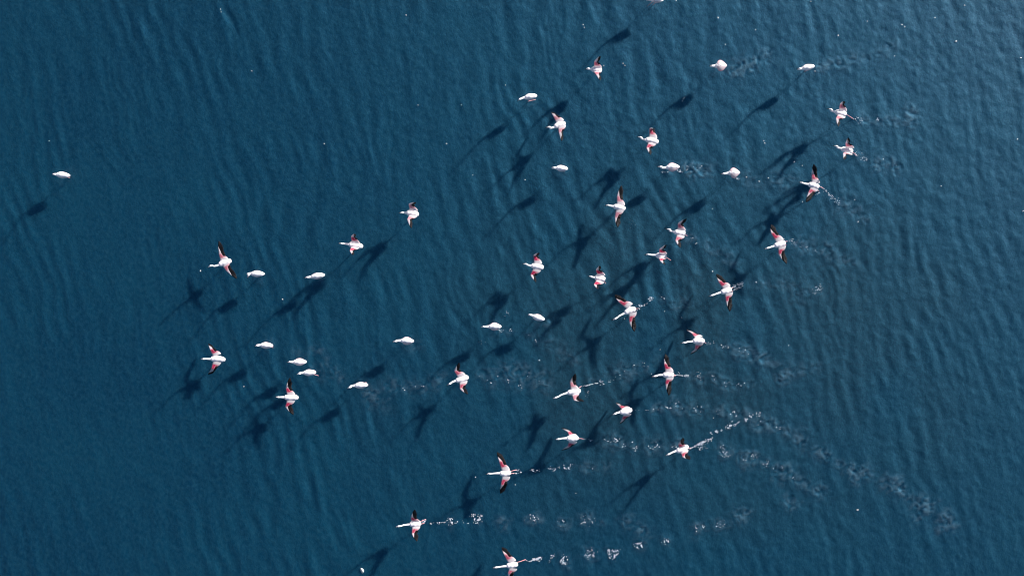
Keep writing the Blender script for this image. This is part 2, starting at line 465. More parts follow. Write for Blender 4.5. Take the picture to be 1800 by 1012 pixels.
def flyer(label, bill, head, nb, body, tail, uw, ut, lw, lt, su=1, sl=1, h=.62, crim=.8, bk=1.0, feet=None, seed=0):
    r = random.Random(seed)
    C = P(*body, h); origin = V((C.x, C.y, 0))
    root = root_at(origin); tag(root, label, 'flamingo', G_FLY)
    NBp = P(*nb, h + .045); TL = P(*tail, h + .02)
    fwd = (NBp - TL); fwd.z = 0; fwd.normalize(); back = -fwd
    side = V((-fwd.y, fwd.x, 0))
    if side.y < 0: side = -side                         # towards the top of the photograph
    # neck: what the photo foreshortens goes into height
    hd0 = P(*head, h + .1); d = math.hypot(hd0.x - NBp.x, hd0.y - NBp.y)
    dz = math.sqrt(max(.0009, LN * LN - d * d)) * .92
    HZ = h + .045 + dz
    HD = P(*head, HZ); BT = P(*bill, HZ - .035)
    bl = BT - HD
    if bl.length > .16: BT = HD + bl * (.16 / bl.length)
    if bl.length < .09: BT = HD + bl * (.09 / max(bl.length, .01))
    C2 = P(*body, h)
    front = C2.lerp(NBp, .62) + V((0, 0, .0))
    rump = C2.lerp(TL, .58) + V((0, 0, -.005))
    n1 = NBp.lerp(HD, .33) + fwd * (.05 + .08 * dz) + V((0, 0, -.06 * dz))
    n2 = NBp.lerp(HD, .70) + fwd * (.01 - .03 * dz) + V((0, 0, .03 * dz))
    spine = [TL, TL.lerp(rump, .35), rump, C2, front, NBp, n1, n2, HD, HD + (BT - HD) * .28]
    dims = [(.040, .010), (.074, .032), (.098, .068), (.122, .100), (.088, .078), (.038, .040), (.025, .026), (.022, .023), (.030, .032), (.015, .016)]
    legs = []
    hip = C2 + back * .07 + V((0, 0, -.05))
    for i, s in enumerate((1, -1)):
        a = hip + side * (.035 * s)
        if feet and i < len(feet):
            E = P(*feet[i])
            K = a.lerp(E, .5) + V((0, 0, .05))
            legs.append([a, a.lerp(K, .5), K, E.lerp(K, .1), E])
        else:
            off = r.uniform(-.26, -.10)
            K = a + back * (.10 + off * .5) + V((0, 0, -.28))
            E = V((a.x, a.y, -.12)) + back * (.12 + off)
            legs.append([a, a.lerp(K, .5), K, K.lerp(E, .12), E])
    make_body(root, origin, spine, dims, HD, BT, legs)
    for wr, tp, sg, sd in ((uw, ut, su, side), (lw, lt, sl, -side)):
        S = C2 + fwd * .075 + sd * .065 + V((0, 0, .045))
        def solve(Q, A, L):
            z = A.z
            for _ in range(4):
                B = P(*Q, z); dd = math.hypot(B.x - A.x, B.y - A.y)
                z = A.z + sg * math.sqrt(max(0, L * L - dd * dd))
            return P(*Q, max(.06, z))
        W = solve(wr, S, LA); T = solve(tp, W, LH)
        open_wing(root, origin, S, W, T, back, crim, bk, r)
    return root

def wader(label, bill, head, nb, body, tail, h=.60, op=0.0, legs_px=None, pink=.22, seed=0, neck=.60):
    r = random.Random(seed)
    C = P(*body, h); origin = V((C.x, C.y, 0))
    root = root_at(origin); tag(root, label, 'flamingo', G_WADE)
    NBp = P(*nb, h + .03); TL = P(*tail, h - .03)
    fwd = NBp - TL; fwd.z = 0; fwd.normalize(); back = -fwd; side = V((-fwd.y, fwd.x, 0))
    if side.y < 0: side = -side
    hd0 = P(*head, h + .5); d = math.hypot(hd0.x - NBp.x, hd0.y - NBp.y)
    dz = math.sqrt(max(.09, neck * neck - d * d))
    HD = P(*head, h + .03 + dz); BT = P(*bill, h + .03 + dz - .05)
    bl = BT - HD
    BT = HD + bl * (min(.14, max(.09, bl.length)) / max(bl.length, .01))
    rump = C.lerp(TL, .6) + V((0, 0, .005)); front = C.lerp(NBp, .62)
    n1 = NBp.lerp(HD, .22) + fwd * .10 + V((0, 0, -.04))
    n2 = NBp.lerp(HD, .50) + fwd * .05
    n3 = NBp.lerp(HD, .80) + fwd * -.02 + V((0, 0, .03))
    spine = [TL, TL.lerp(rump, .4), rump, C, front, NBp, n1, n2, n3, HD, HD + (BT - HD) * .28]
    dims = [(.022, .010), (.055, .035), (.080, .082), (.100, .122), (.080, .095), (.046, .050), (.029, .029), (.025, .025), (.024, .024), (.032, .034), (.016, .017)]
    legs = []
    for i, s in enumerate((1, -1)):
        a = C + back * .03 + side * (.04 * s) + V((0, 0, -.07))
        if legs_px and i < len(legs_px) and legs_px[i]:
            pts = [P(*q) for q in legs_px[i]]
            legs.append([a] + pts)
        else:
            off = r.uniform(-.10, .16)
            K = a + back * (.03 + off * .5) + V((0, 0, -.30))
            E = V((a.x, a.y, -.2)) + back * off
            legs.append([a, a.lerp(K, .5), K, K.lerp(E, .12), E])
    make_body(root, origin, spine, dims, HD, BT, legs)
    # folded wings: a domed shell along each flank, flight feathers closed under it
    Lb = (NBp - TL).length
    for s in (1, -1):
        sd = side * s
        mb = MB(); cols = []; rings = []
        N = 12; n = 12
        for i in range(N + 1):
            u = i / N
            prof = math.sin(math.pi * min(1, .06 + u * .94) ** .8) ** .75 if 0 < u < 1 else .06
            prof = max(prof, .05)
            cpt = front.lerp(TL, u * .97) + sd * ((.054 + op * .06 * math.sin(math.pi * u)) * (1 - .65 * u ** 2.2)) + V((0, 0, .035 - .02 * u + op * .03))
            tilt = math.radians(38 - 20 * op)
            ax1 = (V((0, 0, 1)) * math.sin(tilt) - sd * math.cos(tilt) * .9)   # up and inward over the back
            ax2 = (V((0, 0, 1)) * math.cos(tilt) + sd * math.sin(tilt))
            wid = (.088 + op * .036) * prof; thk = .034 * prof
            rings.append([cpt + ax1 * (wid * math.cos(q)) + ax2 * (thk * math.sin(q)) for q in [2*math.pi*j/n for j in range(n)]])
            for j in range(n):
                low = max(0, -math.cos(2 * math.pi * j / n))
                c = lerp3(WHITE, PALE, min(1, pink + .25 * u * low))
                c = lerp3(c, CRIM, .55 * op * low * sstep(.5, 1, low))
                cols.append((*c, 1))
        mb.loft(rings, 0)
        w = mb.build('wing', M_WING, root, origin, cols)
        fb = MB()
        for k in range(4):                                # closed primaries showing past the coverts
            a = C.lerp(TL, .55) + sd * (.060 - .008 * k) + V((0, 0, -.035 - .006 * k))
            e = TL + back * (.012 - .012 * k) + sd * (.022 - .004 * k) + V((0, 0, -.03))
            ax = e - a; base = len(fb.v); s2 = V((0, 0, 1))
            for q, wq in ((0, .6), (.5, 1), (.85, .8), (1, .15)):
                c = a + ax * q
                fb.v += [tuple(c + s2 * (.016 * wq)), tuple(c + sd * (.004 * wq)), tuple(c - s2 * (.016 * wq)), tuple(c - sd * (.004 * wq))]
            for q in range(3):
                for j in range(4):
                    kk = (j + 1) % 4
                    fb.f.append((base+q*4+j, base+q*4+kk, base+(q+1)*4+kk, base+(q+1)*4+j)); fb.mi.append(0)
        fb.build('flight_feathers', M_BLACK, w, origin)
    return root

# ------------------------------------------------------------------ the birds taking off
F = []
F.append(dict(label='flapping flamingo nearest the top edge, right wing swept back, grey-tipped', bill=(1028,122.3), head=(1034,120.5), nb=(1039,122), body=(1047,122.7), tail=(1058,124), uw=(1045,108), ut=(1054.5,98.5), lw=(1048,132), lt=(1054,141.5), su=1, sl=1, crim=.45))
F.append(dict(label='flapping flamingo with forward-raked right wing, below the leftmost wader of the top group', bill=(958,225), head=(965,223.5), nb=(973.5,224), body=(983,219), tail=(994,216.5), uw=(973,205), ut=(968.4,197.5), lw=(982.5,234), lt=(986.7,248), su=-1, sl=1, crim=.25))
F.append(dict(label='flapping flamingo with sharply bent wings, straight above the splashing wader with pink flank', bill=(1118.7,240.7), head=(1126,241.3), nb=(1133.5,245.5), body=(1144,246.5), tail=(1157.5,250), uw=(1142,226), ut=(1150,228), lw=(1136.5,260), lt=(1142.7,272), su=1, sl=1, crim=.7))
F.append(dict(label='flapping flamingo farthest right, upper of the two small ones with white droplets behind', bill=(1454,191), head=(1460.5,192.3), nb=(1467,196.7), body=(1476.7,198.5), tail=(1488,200.7), uw=(1476.7,182.5), ut=(1482.7,178), lw=(1469.5,208.7), lt=(1472.7,222.7), su=1, sl=1, crim=.35, feet=[(1500,209,.0),(1486,205,-.1)]))
F.append(dict(label='flapping flamingo farthest right, lower of the two small ones, wings half raised', bill=(1464,256.3), head=(1470.5,257), nb=(1477.5,261), body=(1489,264.7), tail=(1499.5,266), uw=(1486.5,251.5), ut=(1490.3,242), lw=(1482,270), lt=(1482.7,280.7), su=1, sl=1, crim=.3, feet=[(1506,273.5,.0),(1500,270,-.1)]))
F.append(dict(label='flamingo with wings fully spread below the rightmost pair, trailing a diagonal line of drops', bill=(1403.3,320), head=(1410,321.5), nb=(1420,324), body=(1429.3,325.5), tail=(1440,328.7), uw=(1426.7,305.3), ut=(1429.3,289.3), lw=(1420.7,338.7), lt=(1416,354.5), su=1, sl=1, crim=.65, feet=[(1447,331,.0),(1440,337,.0)]))
F.append(dict(label='pale flamingo with wings fully spread, right in front of a round shadow, above centre', bill=(1062.7,361.6), head=(1069,360.7), nb=(1077.3,362.7), body=(1087.3,364), tail=(1099.3,367.3), uw=(1084.7,344), ut=(1091.3,326.4), lw=(1080.7,382.7), lt=(1084.7,399.3), su=1, sl=1, crim=.35))
F.append(dict(label='flapping flamingo with hooked wings, upper of the close pair right of centre', bill=(1169.3,402.7), head=(1176,403), nb=(1184,407.3), body=(1194,408.7), tail=(1204.7,410), uw=(1192,392.5), ut=(1206,384), lw=(1187.3,422.7), lt=(1194.7,435), su=1, sl=1, crim=.5, feet=[(1208,415,.0),(1200,412,-.1)]))
F.append(dict(label='flamingo with broad spread crimson and black wings, rightmost in the middle row', bill=(1342,438.4), head=(1349,436), nb=(1360,432.7), body=(1369.3,429.3), tail=(1380.7,426), uw=(1355.5,409.5), ut=(1354.7,395.3), lw=(1369.3,448), lt=(1382,464), su=-1, sl=-1, crim=.85, feet=[(1384,424,.0),(1382,430,.0)]))
F.append(dict(label='flapping flamingo with bent crimson wings, left of the smaller red-winged one at centre', bill=(917.3,463.7), head=(924.5,464), nb=(932.7,467), body=(942,467.5), tail=(955.5,470.5), uw=(938,448.7), ut=(946.7,444), lw=(932.7,483.3), lt=(941.3,495.7), su=1, sl=1, crim=.95))
F.append(dict(label='smaller flapping flamingo with short folded red wings at the centre of the flock', bill=(1033.3,485), head=(1039,486), nb=(1044.5,487.5), body=(1053,488.5), tail=(1064,490.5), uw=(1048,474), ut=(1054,466.7), lw=(1044,500), lt=(1050,508), su=1, sl=1, crim=.95, feet=[(1065,498.5,.1),(1060,495,-.1)]))
F.append(dict(label='slim flapping flamingo with long outstretched neck, lower of the close pair right of centre', bill=(1132.7,448), head=(1139.5,447), nb=(1152,448.7), body=(1161.3,449.5), tail=(1171.3,450.7), uw=(1159.5,437.5), ut=(1170.7,430), lw=(1160.5,458.7), lt=(1166.7,464.7), su=1, sl=1, crim=.75, feet=[(1179,457.5,.05),(1172,453,-.1)]))
F.append(dict(label='large flamingo gliding on raked black-edged wings, right of the central pair of waders', bill=(1075,563.3), head=(1081.5,560), nb=(1096.7,551), body=(1107,545), tail=(1117.7,542.5), uw=(1087,530), ut=(1080,518.7), lw=(1106.5,566.5), lt=(1114.2,582.5), su=-1, sl=-1, crim=.75, feet=[(1121,542,.0),(1117,547,-.1)]))
F.append(dict(label='spread-winged flamingo dragging two parallel lines of drops, crimson and black wings', bill=(1244.7,521.3), head=(1251.5,519), nb=(1265.8,514.2), body=(1276.3,510.8), tail=(1286,507.5), uw=(1263,494.5), ut=(1258.7,482), lw=(1276.2,530), lt=(1281.7,547), su=-1, sl=-1, crim=.85, feet=[(1289,505,.0),(1288,511,.0)]))
F.append(dict(label='flamingo with both wings swept forward on the downstroke, above a fully spread one', bill=(1195.8,603), head=(1202.5,602), nb=(1216.7,600), body=(1226,598), tail=(1238.5,599.2), uw=(1216,586), ut=(1205,579), lw=(1221,613), lt=(1213.3,621.7), su=-1, sl=-1, crim=.6, feet=[(1241,603,.0),(1236,600,-.1)]))
F.append(dict(label='pale flapping flamingo alone in the upper middle, left of the flock', bill=(700.7,374.7), head=(706.5,373.8), nb=(713.3,374), body=(724,374.5), tail=(736,377.5), uw=(718.7,358.7), ut=(730,355.3), lw=(716,386), lt=(722.4,401.3), su=1, sl=1, crim=.25))
F.append(dict(label='flapping flamingo with curled pink wings and long neck above the wader over a dark shadow', bill=(594.4,427.7), head=(600.5,428), nb=(612,429.3), body=(622,430.5), tail=(638,433.3), uw=(617.6,415.3), ut=(623.3,411), lw=(615,440.7), lt=(619.3,448), su=1, sl=1, crim=.75, h=.72))
F.append(dict(label='leftmost spread-winged flamingo, beside a wader with a hooked neck', bill=(364,471), head=(370,467.2), nb=(384,466), body=(393.3,461.3), tail=(406.6,458), uw=(385,446), ut=(383.7,424), lw=(398.7,476.7), lt=(415.3,490), su=1, sl=-1, crim=.5, h=.6))
F.append(dict(label='leftmost flamingo of the lower row, scarlet left wing, neck straight ahead', bill=(352,630.7), head=(358,630.5), nb=(369.3,630.7), body=(379.8,630), tail=(396,632), uw=(369.3,614), ut=(366,604), lw=(371.3,648), lt=(365.3,657.3), su=-1, sl=-1, crim=.9, h=.52))
F.append(dict(label='spread flamingo with two scarlet wing patches below the row of three waders', bill=(483,697), head=(489,697.7), nb=(498.7,698), body=(509,698), tail=(524.5,698.4), uw=(502.7,681), ut=(508.3,664), lw=(502,714.7), lt=(514.7,728.7), su=1, sl=1, crim=.95))
F.append(dict(label='flamingo with M-shaped wings banking alone on churned water, lower centre', bill=(785,677.3), head=(790.5,674.3), nb=(800,669.3), body=(810.5,666.3), tail=(823.5,662), uw=(798.7,651.3), ut=(806,637.3), lw=(808.7,683.5), lt=(821.3,692.7), su=1, sl=1, crim=.6, h=.64))
F.append(dict(label='fully spread flamingo with level crimson black-tipped wings, ahead of a straight white streak', bill=(1144,662.4), head=(1151,660.8), nb=(1164,658.7), body=(1173.7,658.2), tail=(1185,658.4), uw=(1167.3,638.7), ut=(1168.7,622.4), lw=(1170,675.5), lt=(1174.7,694.7), su=-1, sl=-1, crim=.9, h=.56, feet=[(1187,659,.0),(1188,660,-.05)]))
F.append(dict(label='long-necked flamingo with lilac raised right wing, pulling a thin solid white streak', bill=(970.4,700.7), head=(977,698.5), nb=(996,690.7), body=(1007.5,688), tail=(1020.7,686), uw=(1002,670.7), ut=(1010,656.7), lw=(1009.3,703.3), lt=(1025.3,705.3), su=1, sl=1, crim=.3, feet=[(1022,678.5,.0),(1020,686,.0)]))
F.append(dict(label='small flamingo with arched swallow-like wings, below and right of the long-necked one', bill=(1074.7,729.3), head=(1081,727), nb=(1088.5,724.5), body=(1099,723), tail=(1111,719.3), uw=(1088.5,714), ut=(1081.6,707), lw=(1093.3,736.3), lt=(1089,744.7), su=-1, sl=-1, crim=.75))
F.append(dict(label='flamingo with arrow-shaped swept wings and trailing legs, above the lowest long trail', bill=(974.7,772.3), head=(981,771.3), nb=(994.7,770), body=(1004.7,770), tail=(1016.9,769.3), uw=(998,759), ut=(986,752), lw=(997.3,783.5), lt=(986.7,790.7), su=-1, sl=-1, crim=.75, feet=[(1025.5,771,.15),(1020,770,.1)]))
F.append(dict(label='flamingo with short raised magenta wings throwing the longest diagonal splash', bill=(1168.3,800.8), head=(1175,798), nb=(1187.5,792.5), body=(1198.3,789.7), tail=(1210,783.3), uw=(1192.7,780), ut=(1199.2,769.5), lw=(1200,803), lt=(1211.7,807.5), su=1, sl=1, crim=.7, feet=[(1214,787,.0),(1210,786,-.1)]))
F.append(dict(label='flamingo with wide level black-edged wings, lower middle, alone above the bottom pair', bill=(853.3,833), head=(860,832), nb=(877.3,831.3), body=(886.7,831.3), tail=(898.3,830), uw=(877.5,810), ut=(873,795), lw=(880.5,852), lt=(878.7,866), su=-1, sl=-1, crim=.8, feet=[(908,825,.1),(904,831,.0)]))
F.append(dict(label='flamingo with one magenta and one orange wing, ahead of a chain of foam rings', bill=(694,926), head=(700.5,924.3), nb=(718.7,921.3), body=(728.5,920), tail=(740.3,919.5), uw=(722.3,908), ut=(728,895.3), lw=(724,937.3), lt=(731.7,950.7), su=1, sl=1, crim=.75, feet=[(748.7,912,.2),(746,919,.0)]))
F.append(dict(label='flamingo cut by the bottom edge, trailing one bent pink leg and a white streak', bill=(864.7,997.6), head=(871.5,996.5), nb=(889.3,994.3), body=(898.7,992), tail=(910.3,991), uw=(886,974), ut=(881.3,961.6), lw=(892.7,1008), lt=(895,1021), su=-1, sl=-1, crim=.6, feet=[(924,982.7,.08),(912,992,-.1)]))
# how far the black flight feathers are fanned out, bird by bird
FAN = [.2,.2,.3,.2,.1,.85,.9,.45,1,.3,.15,.1,1,1,.2,.35,.1,.85,.4,.9,.55,1,.85,.2,.3,.9,1,.85,.9]
for i, f in enumerate(F): flyer(seed=100 + i, bk=FAN[i], **f)

# ------------------------------------------------------------------ the wading birds
S = []
S.append(dict(label='wading flamingo with one pink leg lifted behind, leftmost of the top group', bill=(909.3,178.4), head=(913.5,174.8), nb=(921.5,172), body=(931,170.3), tail=(944,168), legs_px=[None, [(934,175,.42),(927.5,178.5,.25),(934,177,.2),(942,175,.22)]]))
S.append(dict(label='wading flamingo with hunched half-open wings showing red below, upper right', bill=(1246.7,115.7), head=(1251.5,116), nb=(1256,116.3), body=(1265,115.3), tail=(1277.5,115.5), op=.9))
S.append(dict(label='wading flamingo tilted down to the left, rightmost of the topmost waders', bill=(1400,122), head=(1405.5,120.8), nb=(1409,120.8), body=(1418.7,119.2), tail=(1431.5,116)))
S.append(dict(label='compact wading flamingo with tucked neck between two flapping birds, upper centre', bill=(969.3,296), head=(973.5,294.8), nb=(977,295.5), body=(985.5,295.7), tail=(998.3,296.8)))
S.append(dict(label='wading flamingo with fuller wings splashing through the water, left of a similar wader', bill=(1154.4,293.3), head=(1161,293.3), nb=(1170,295), body=(1180.5,293), tail=(1194.5,293.3), op=.45))
S.append(dict(label='broad wading flamingo with rounded back and pink flank, right of the splashing wader', bill=(1266,306.3), head=(1272,305.3), nb=(1279,304.7), body=(1289.3,303.3), tail=(1300.5,303.3), op=.7))
S.append(dict(label='wading flamingo right on top of a long dark diagonal shadow, left of centre', bill=(534,488.7), head=(540,487.3), nb=(546.3,486.7), body=(556,484.7), tail=(571,483)))
S.append(dict(label='wading flamingo with hooked downturned head beside the leftmost spread-winged bird', bill=(434.7,489.3), head=(436.7,483.5), nb=(441,480.8), body=(450.7,481), tail=(465,481.3)))
S.append(dict(label='first of the diagonal row of waders, smallest, with a pink leg stretched behind', bill=(447.3,608.4), head=(452,607.2), nb=(457.5,606.7), body=(466.7,606.3), tail=(480,607.3), legs_px=[None, [(474,609.5,.3),(480,610.5,.2)]]))
S.append(dict(label='second of the diagonal row of waders, just above another one', bill=(504,636.7), head=(509.5,635.6), nb=(515.3,636), body=(525.3,636), tail=(539,635.6), op=.2))
S.append(dict(label='third of the diagonal row of waders, long pink leg trailing behind its tail', bill=(520.4,658), head=(526,656.5), nb=(533,655), body=(542.7,654.7), tail=(555.5,654), legs_px=[None, [(551,657.5,.3),(560,660,.15)]]))
S.append(dict(label='last wader of the diagonal row, head stretched down left', bill=(609.3,683.3), head=(614.5,680.5), nb=(623.3,677.5), body=(632.9,676.7), tail=(647,676)))
S.append(dict(label='wading flamingo alone with straight neck, above the M-winged flyer', bill=(689,600.7), head=(695,599.7), nb=(704,598.5), body=(714,598.4), tail=(727.5,599.5), op=.3))
S.append(dict(label='left bird of the two central waders, small splash at its tail', bill=(844,575.3), head=(850,573.8), nb=(858.3,574), body=(868.7,573.3), tail=(881.3,574), op=.3))
S.append(dict(label='right bird of the two central waders, body slanting down to the right', bill=(927,554), head=(932.5,553.4), nb=(936.3,554.7), body=(944.5,558), tail=(957.3,561.4)))
S.append(dict(label='solitary wading flamingo far away from the flock near the left edge', bill=(91.7,307.3), head=(95.3,306.2), nb=(99,306.8), body=(107.3,307.3), tail=(123.3,309)))
S.append(dict(label='wading flamingo cut off by the top edge of the picture', bill=(1134,-1.5), head=(1138.5,-.5), nb=(1143.5,-.5), body=(1153,-1), tail=(1166,.8), legs_px=[[(1143,7,.25),(1136.5,12.7,-.05)], None]))
for i, s in enumerate(S): wader(seed=300 + i, **s)

# ------------------------------------------------------------------ splashes, foam, white flecks and a feather
def hz(x, y):
    a = np.array([x]); b = np.array([y]); return float(wave(a, b)[0])

def fleck(mb, px, py, r, z=.006):
    """small irregular dome of foam lying on the water"""
    p = P(px, py); z0 = hz(p.x, p.y) + .012
    n = 6; b = len(mb.v); a0 = rng.uniform(0, 6.28); ex = rng.uniform(.6, 1.3)
    ring = []
    for j in range(n):
        q = a0 + 2 * math.pi * j / n; rr = r * rng.uniform(.65, 1.2)
        mb.v.append((p.x + rr * math.cos(q) * ex, p.y + rr * math.sin(q) / ex, z0 - .006))
    mb.v.append((p.x, p.y, z0 + z + r * .35))
    for j in range(n): mb.f.append((b + j, b + (j + 1) % n, b + n)); mb.mi.append(0)

def drops(mb, px, py, n, spread, r=(.006, .016), z=(.03, .18)):
    for _ in range(n):
        zz = rng.uniform(*z); p = P(px + rng.gauss(0, spread), py + rng.gauss(0, spread), zz)
        q = rng.uniform(*r); mb.octa(p, q, (rng.uniform(.8, 1.6), rng.uniform(.8, 1.3), rng.uniform(.8, 1.3)), 1)

def patch(mb, px, py, rad, dens, ring=0.0, r=(.008, .022)):
    """froth: many flecks inside a ragged disc, optionally hollow; rad in px"""
    n = int(dens * rad * rad * .5)
    for _ in range(n):
        q = rng.uniform(0, 6.283); rr = rad * math.sqrt(rng.uniform(ring * ring, 1)) * (1 + .25 * math.sin(3 * q + px))
        x, y = px + rr * math.cos(q), py + rr * math.sin(q) * .9
        if float(vnoise(np.array([x * .35]), np.array([y * .35]), 77)[0]) < -.15: continue
        fleck(mb, x, y, rng.uniform(*r))

def streak(mb, a, b, n, wob=.6, r=(.010, .02)):
    for k in range(n):
        t = rng.random(); fleck(mb, a[0] + (b[0]-a[0])*t + rng.gauss(0, wob), a[1] + (b[1]-a[1])*t + rng.gauss(0, wob), rng.uniform(*r))

def finish(mb, name, label, cat, at):
    p = P(*at); o = mb.build(name, [M_FOAM, M_DROP], None, (p.x, p.y, 0), smooth=False)
    tag(o, label, cat, None, 'stuff')

def splash(label, at, streaks=(), dropl=(), patches=()):
    mb = MB()
    for s in streaks: streak(mb, *s)
    for d in dropl: drops(mb, *d)
    for q in patches: patch(mb, *q)
    finish(mb, 'splash', label, 'splash', at)

splash('droplets behind the upper of the two rightmost flapping flamingos', (1508,210), [((1495,207),(1503,210),8)],
       [(1509,210,16,3.2),(1514,213,6,2),(1542,210,5,1.4,(.012,.022))])
splash('droplets behind the lower of the two rightmost flapping flamingos', (1515,278), [((1500,271),(1508,274),10)],
       [(1506,269,5,2.5),(1517,278,14,3),(1523,281,6,1.6),(1553,280,2,.6),(1575,291,2,.6)])
splash('diagonal line of drops behind the spread flamingo below the rightmost pair', (1460,343), [((1443,328),(1462,346),14,.8)],
       [(1440,338,6,2),(1436,341,3,1.6),(1449,334,8,2),(1462,346,16,2.4),(1471,352,12,2.4),(1475,356,8,1.6),(1502,351,2,.5)])
splash('fine spray behind the rightmost flamingo of the middle row', (1395,425), [], [(1378,419,6,2.2,(.005,.011)),(1390,424,14,3,(.006,.013)),(1396,427,7,2,(.006,.014)),(1407,431,8,3,(.005,.010))],
       [(1419,436,4,.8),(1437,440,4,.4)])
splash('two parallel lines of drops behind the flamingo right of centre', (1295,504), [((1286,506),(1306,497),12,.7),((1287,512),(1302,503),10,.7)],
       [(1292,503,10,2),(1300,500,14,2.4),(1305,498,8,1.8)])
splash('cluster of bright spray dots on open water right of the flock', (1438,509), [], [(1438,510,16,4,(.006,.014)),(1434,514,6,2),(1441,505,6,2.5)], [(1331,497,4,.5)])
splash('broken line of drops behind the large black-edged flamingo right of centre', (1130,533), [((1118,545),(1137,533),16,1.0)],
       [(1124,537,6,2),(1128,537,10,1.8),(1143,527,8,1.8),(1146,522,6,1.6)], [(1144,526,3.5,4),(1164,525,3.5,.8)])
splash('small drops and froth behind the flamingo with both wings swept forward', (1265,606), [], [(1245,605,7,1.8),(1255,602,5,1.4),(1271,609,6,2,(.006,.012))],
       [(1267,606,4,.5),(1280,612,6,.35),(1302,617,8,.35),(1312,622,7,.25)])
splash('straight white streak behind the level crimson-winged flamingo', (1205,660), [((1187,659),(1210,660.5),24,.6)],
       [(1194,657,6,1.6),(1207,660,8,2),(1228,659,9,4,(.005,.010))], [(1230,660,5,.5),(1254,663,5,.4),(1277,673,6,.3),(1298,677,6,.35),(1306,676,5,.25)])
splash('thin solid white streak behind the long-necked lilac-winged flamingo', (1045,674), [((1019,679.5),(1031,677),10,.4,(.006,.010)),((1029,678),(1040,675),22,.4),((1040,675),(1052,672.5),14,.5)],
       [(1057,671,10,2.5),(1060,675,6,1.8),(1070,670,5,1.5),(1033,689,5,1.8,(.005,.011)),(1030,695,4,1.5,(.005,.01))], [(1082,665,4,.7),(1090,661,4,.5)])
splash('faint froth rings behind the small flamingo with arched wings', (1200,716), [((1116,721),(1146,720),10,.3,(.005,.008)),((1169,713.5),(1174,718),8,.4,(.010,.018))],
       [(1178,717,3,.8)], [(1152,718,6,.3),(1192,711,6,.45,.4),(1196,719,5,.3),(1228,720,8,.45,.3),(1264,722,8,.3,.3),(1291,727,8,.22,.4),(1337,744,6,.2),(1366,752,6,.2)])
splash('scattered froth behind the flamingo with arrow-shaped swept wings', (1090,778), [((1024,771),(1040,773),6,.6,(.005,.009))],
       [(1038,774,3,.9),(1062,772,4,.8),(1083,773,5,2),(1097,783,5,2.2),(1112,776,2,.5)], [(1073,774,4,.4),(1084,774,5,.6),(1095,782,4,.6),(1117,788,6,.7,.3),(1146,786,6,.6,.3),(1155,780,6,.35),(1186,785,5,1.0,.5)])
splash('long diagonal splash behind the flamingo with short magenta wings', (1250,766), [((1212,788),(1222,784),14,.6),((1221,784),(1236,777),46,1.1,(.012,.024)),((1236,777),(1252,769),26,1.4),((1291,748),(1300,740),10,.5)],
       [(1232,784,10,2.5),(1240,785,8,3,(.006,.012)),(1251,761,5,1.4),(1260,758,8,1.6),(1268,756,6,1.6),(1279,751,10,2),(1285,747,8,1.8),(1285,741,3,1.5),(1291,748,5,1.2),(1333,731,4,2)],
       [(1260,758,3,3),(1279,750,3.5,4),(1286,747,3.5,4),(1311,737,4,2.0),(1321,729,5,1.6,.3),(1333,727,6,.45),(1230,787,4,1.2)])
splash('sparkling froth patches right of the short-winged flamingo', (1300,805), [], [(1271,795,16,4,(.006,.013)),(1280,801,6,2),(1325,800,6,3,(.006,.011)),(1347,815,9,2.5,(.006,.014)),(1375,822,3,2,(.005,.009))],
       [(1268,788,6,.6,.3),(1273,797,7,.9),(1308,806,5,.4),(1325,801,6,.5),(1345,815,6,.9,.3),(1357,825,5,.3),(1396,838,6,.25)])
splash('drops and froth behind the flamingo with wide level black-edged wings', (945,826), [((905,825),(914,827),8,.5,(.006,.010)),((905,832),(916,830),10,.6)],
       [(911,826,6,1.6),(907,832,5,1.5),(937,826,9,1.8),(946,825,5,1.6),(967,822,6,1.8),(972,825,8,2.4),(981,821,4,2,(.005,.01))], [(937,827,4,.9),(971,823,6,.35),(1006,819,5,.5),(1030,820,5,.2),(1042,822,5,.2)])
splash('white streak and droplets right behind the two-toned winged flamingo', (760,919), [((756,919),(784,917.5),26,.6,(.008,.015))],
       [(744,917,10,1.6),(746,914,6,1.6),(758,919,4,1),(772,919,4,1),(802,918,5,1.5),(815,918,3,2,(.005,.008)),(823,919,3,1)], [])
splash('white streak behind the bent leg of the bottom-edge flamingo', (940,983), [((922,983),(931,986),10,.4,(.007,.011)),((931,986.5),(938,983),18,.6),((937,983),(950,979.5),46,1.1,(.012,.022))],
       [(951,979,4,1.4),(947,985,3,1.2),(970,977,7,2.2),(974,976,4,1.5),(965,985,4,1.5,(.005,.01))], [(969,978,3,.7)])
splash('splash along the belly of the wader with fuller wings', (1180,302), [((1163,302),(1176,303),16,.8,(.006,.012)),((1190,300),(1199,302),14,.8)],
       [(1165,303,5,1.2,(.005,.01)),(1181,301,3,.8),(1196,302,5,1,(.012,.02))], [(1208,296,6,.35),(1220,298,6,.3),(1230,296,5,.4)])
splash('few droplets under the tail of the broad pink-flanked wader', (1298,314), [((1290,312.5),(1300,314),12,.7,(.006,.012))],
       [(1294,314,4,1.2),(1299,315,3,.8)], [])
splash('tiny splash at the tail of the left central wader', (880,581), [((874,579),(885,581),14,.8,(.006,.012))], [(880,582,5,1.4,(.005,.01)),(892,552,10,3,(.004,.008)),(846,600,5,3,(.004,.007))], [(897,581,4,.4),(930,591,6,.15),(942,597,6,.3)])
splash('faint spray behind the upper bird of the close pair right of centre', (1216,420), [], [(1213,417,8,4,(.004,.008)),(1218,418,2,.6,(.009,.014)),(1110,392,8,4,(.004,.007))], [(1222,425,4,.3)])
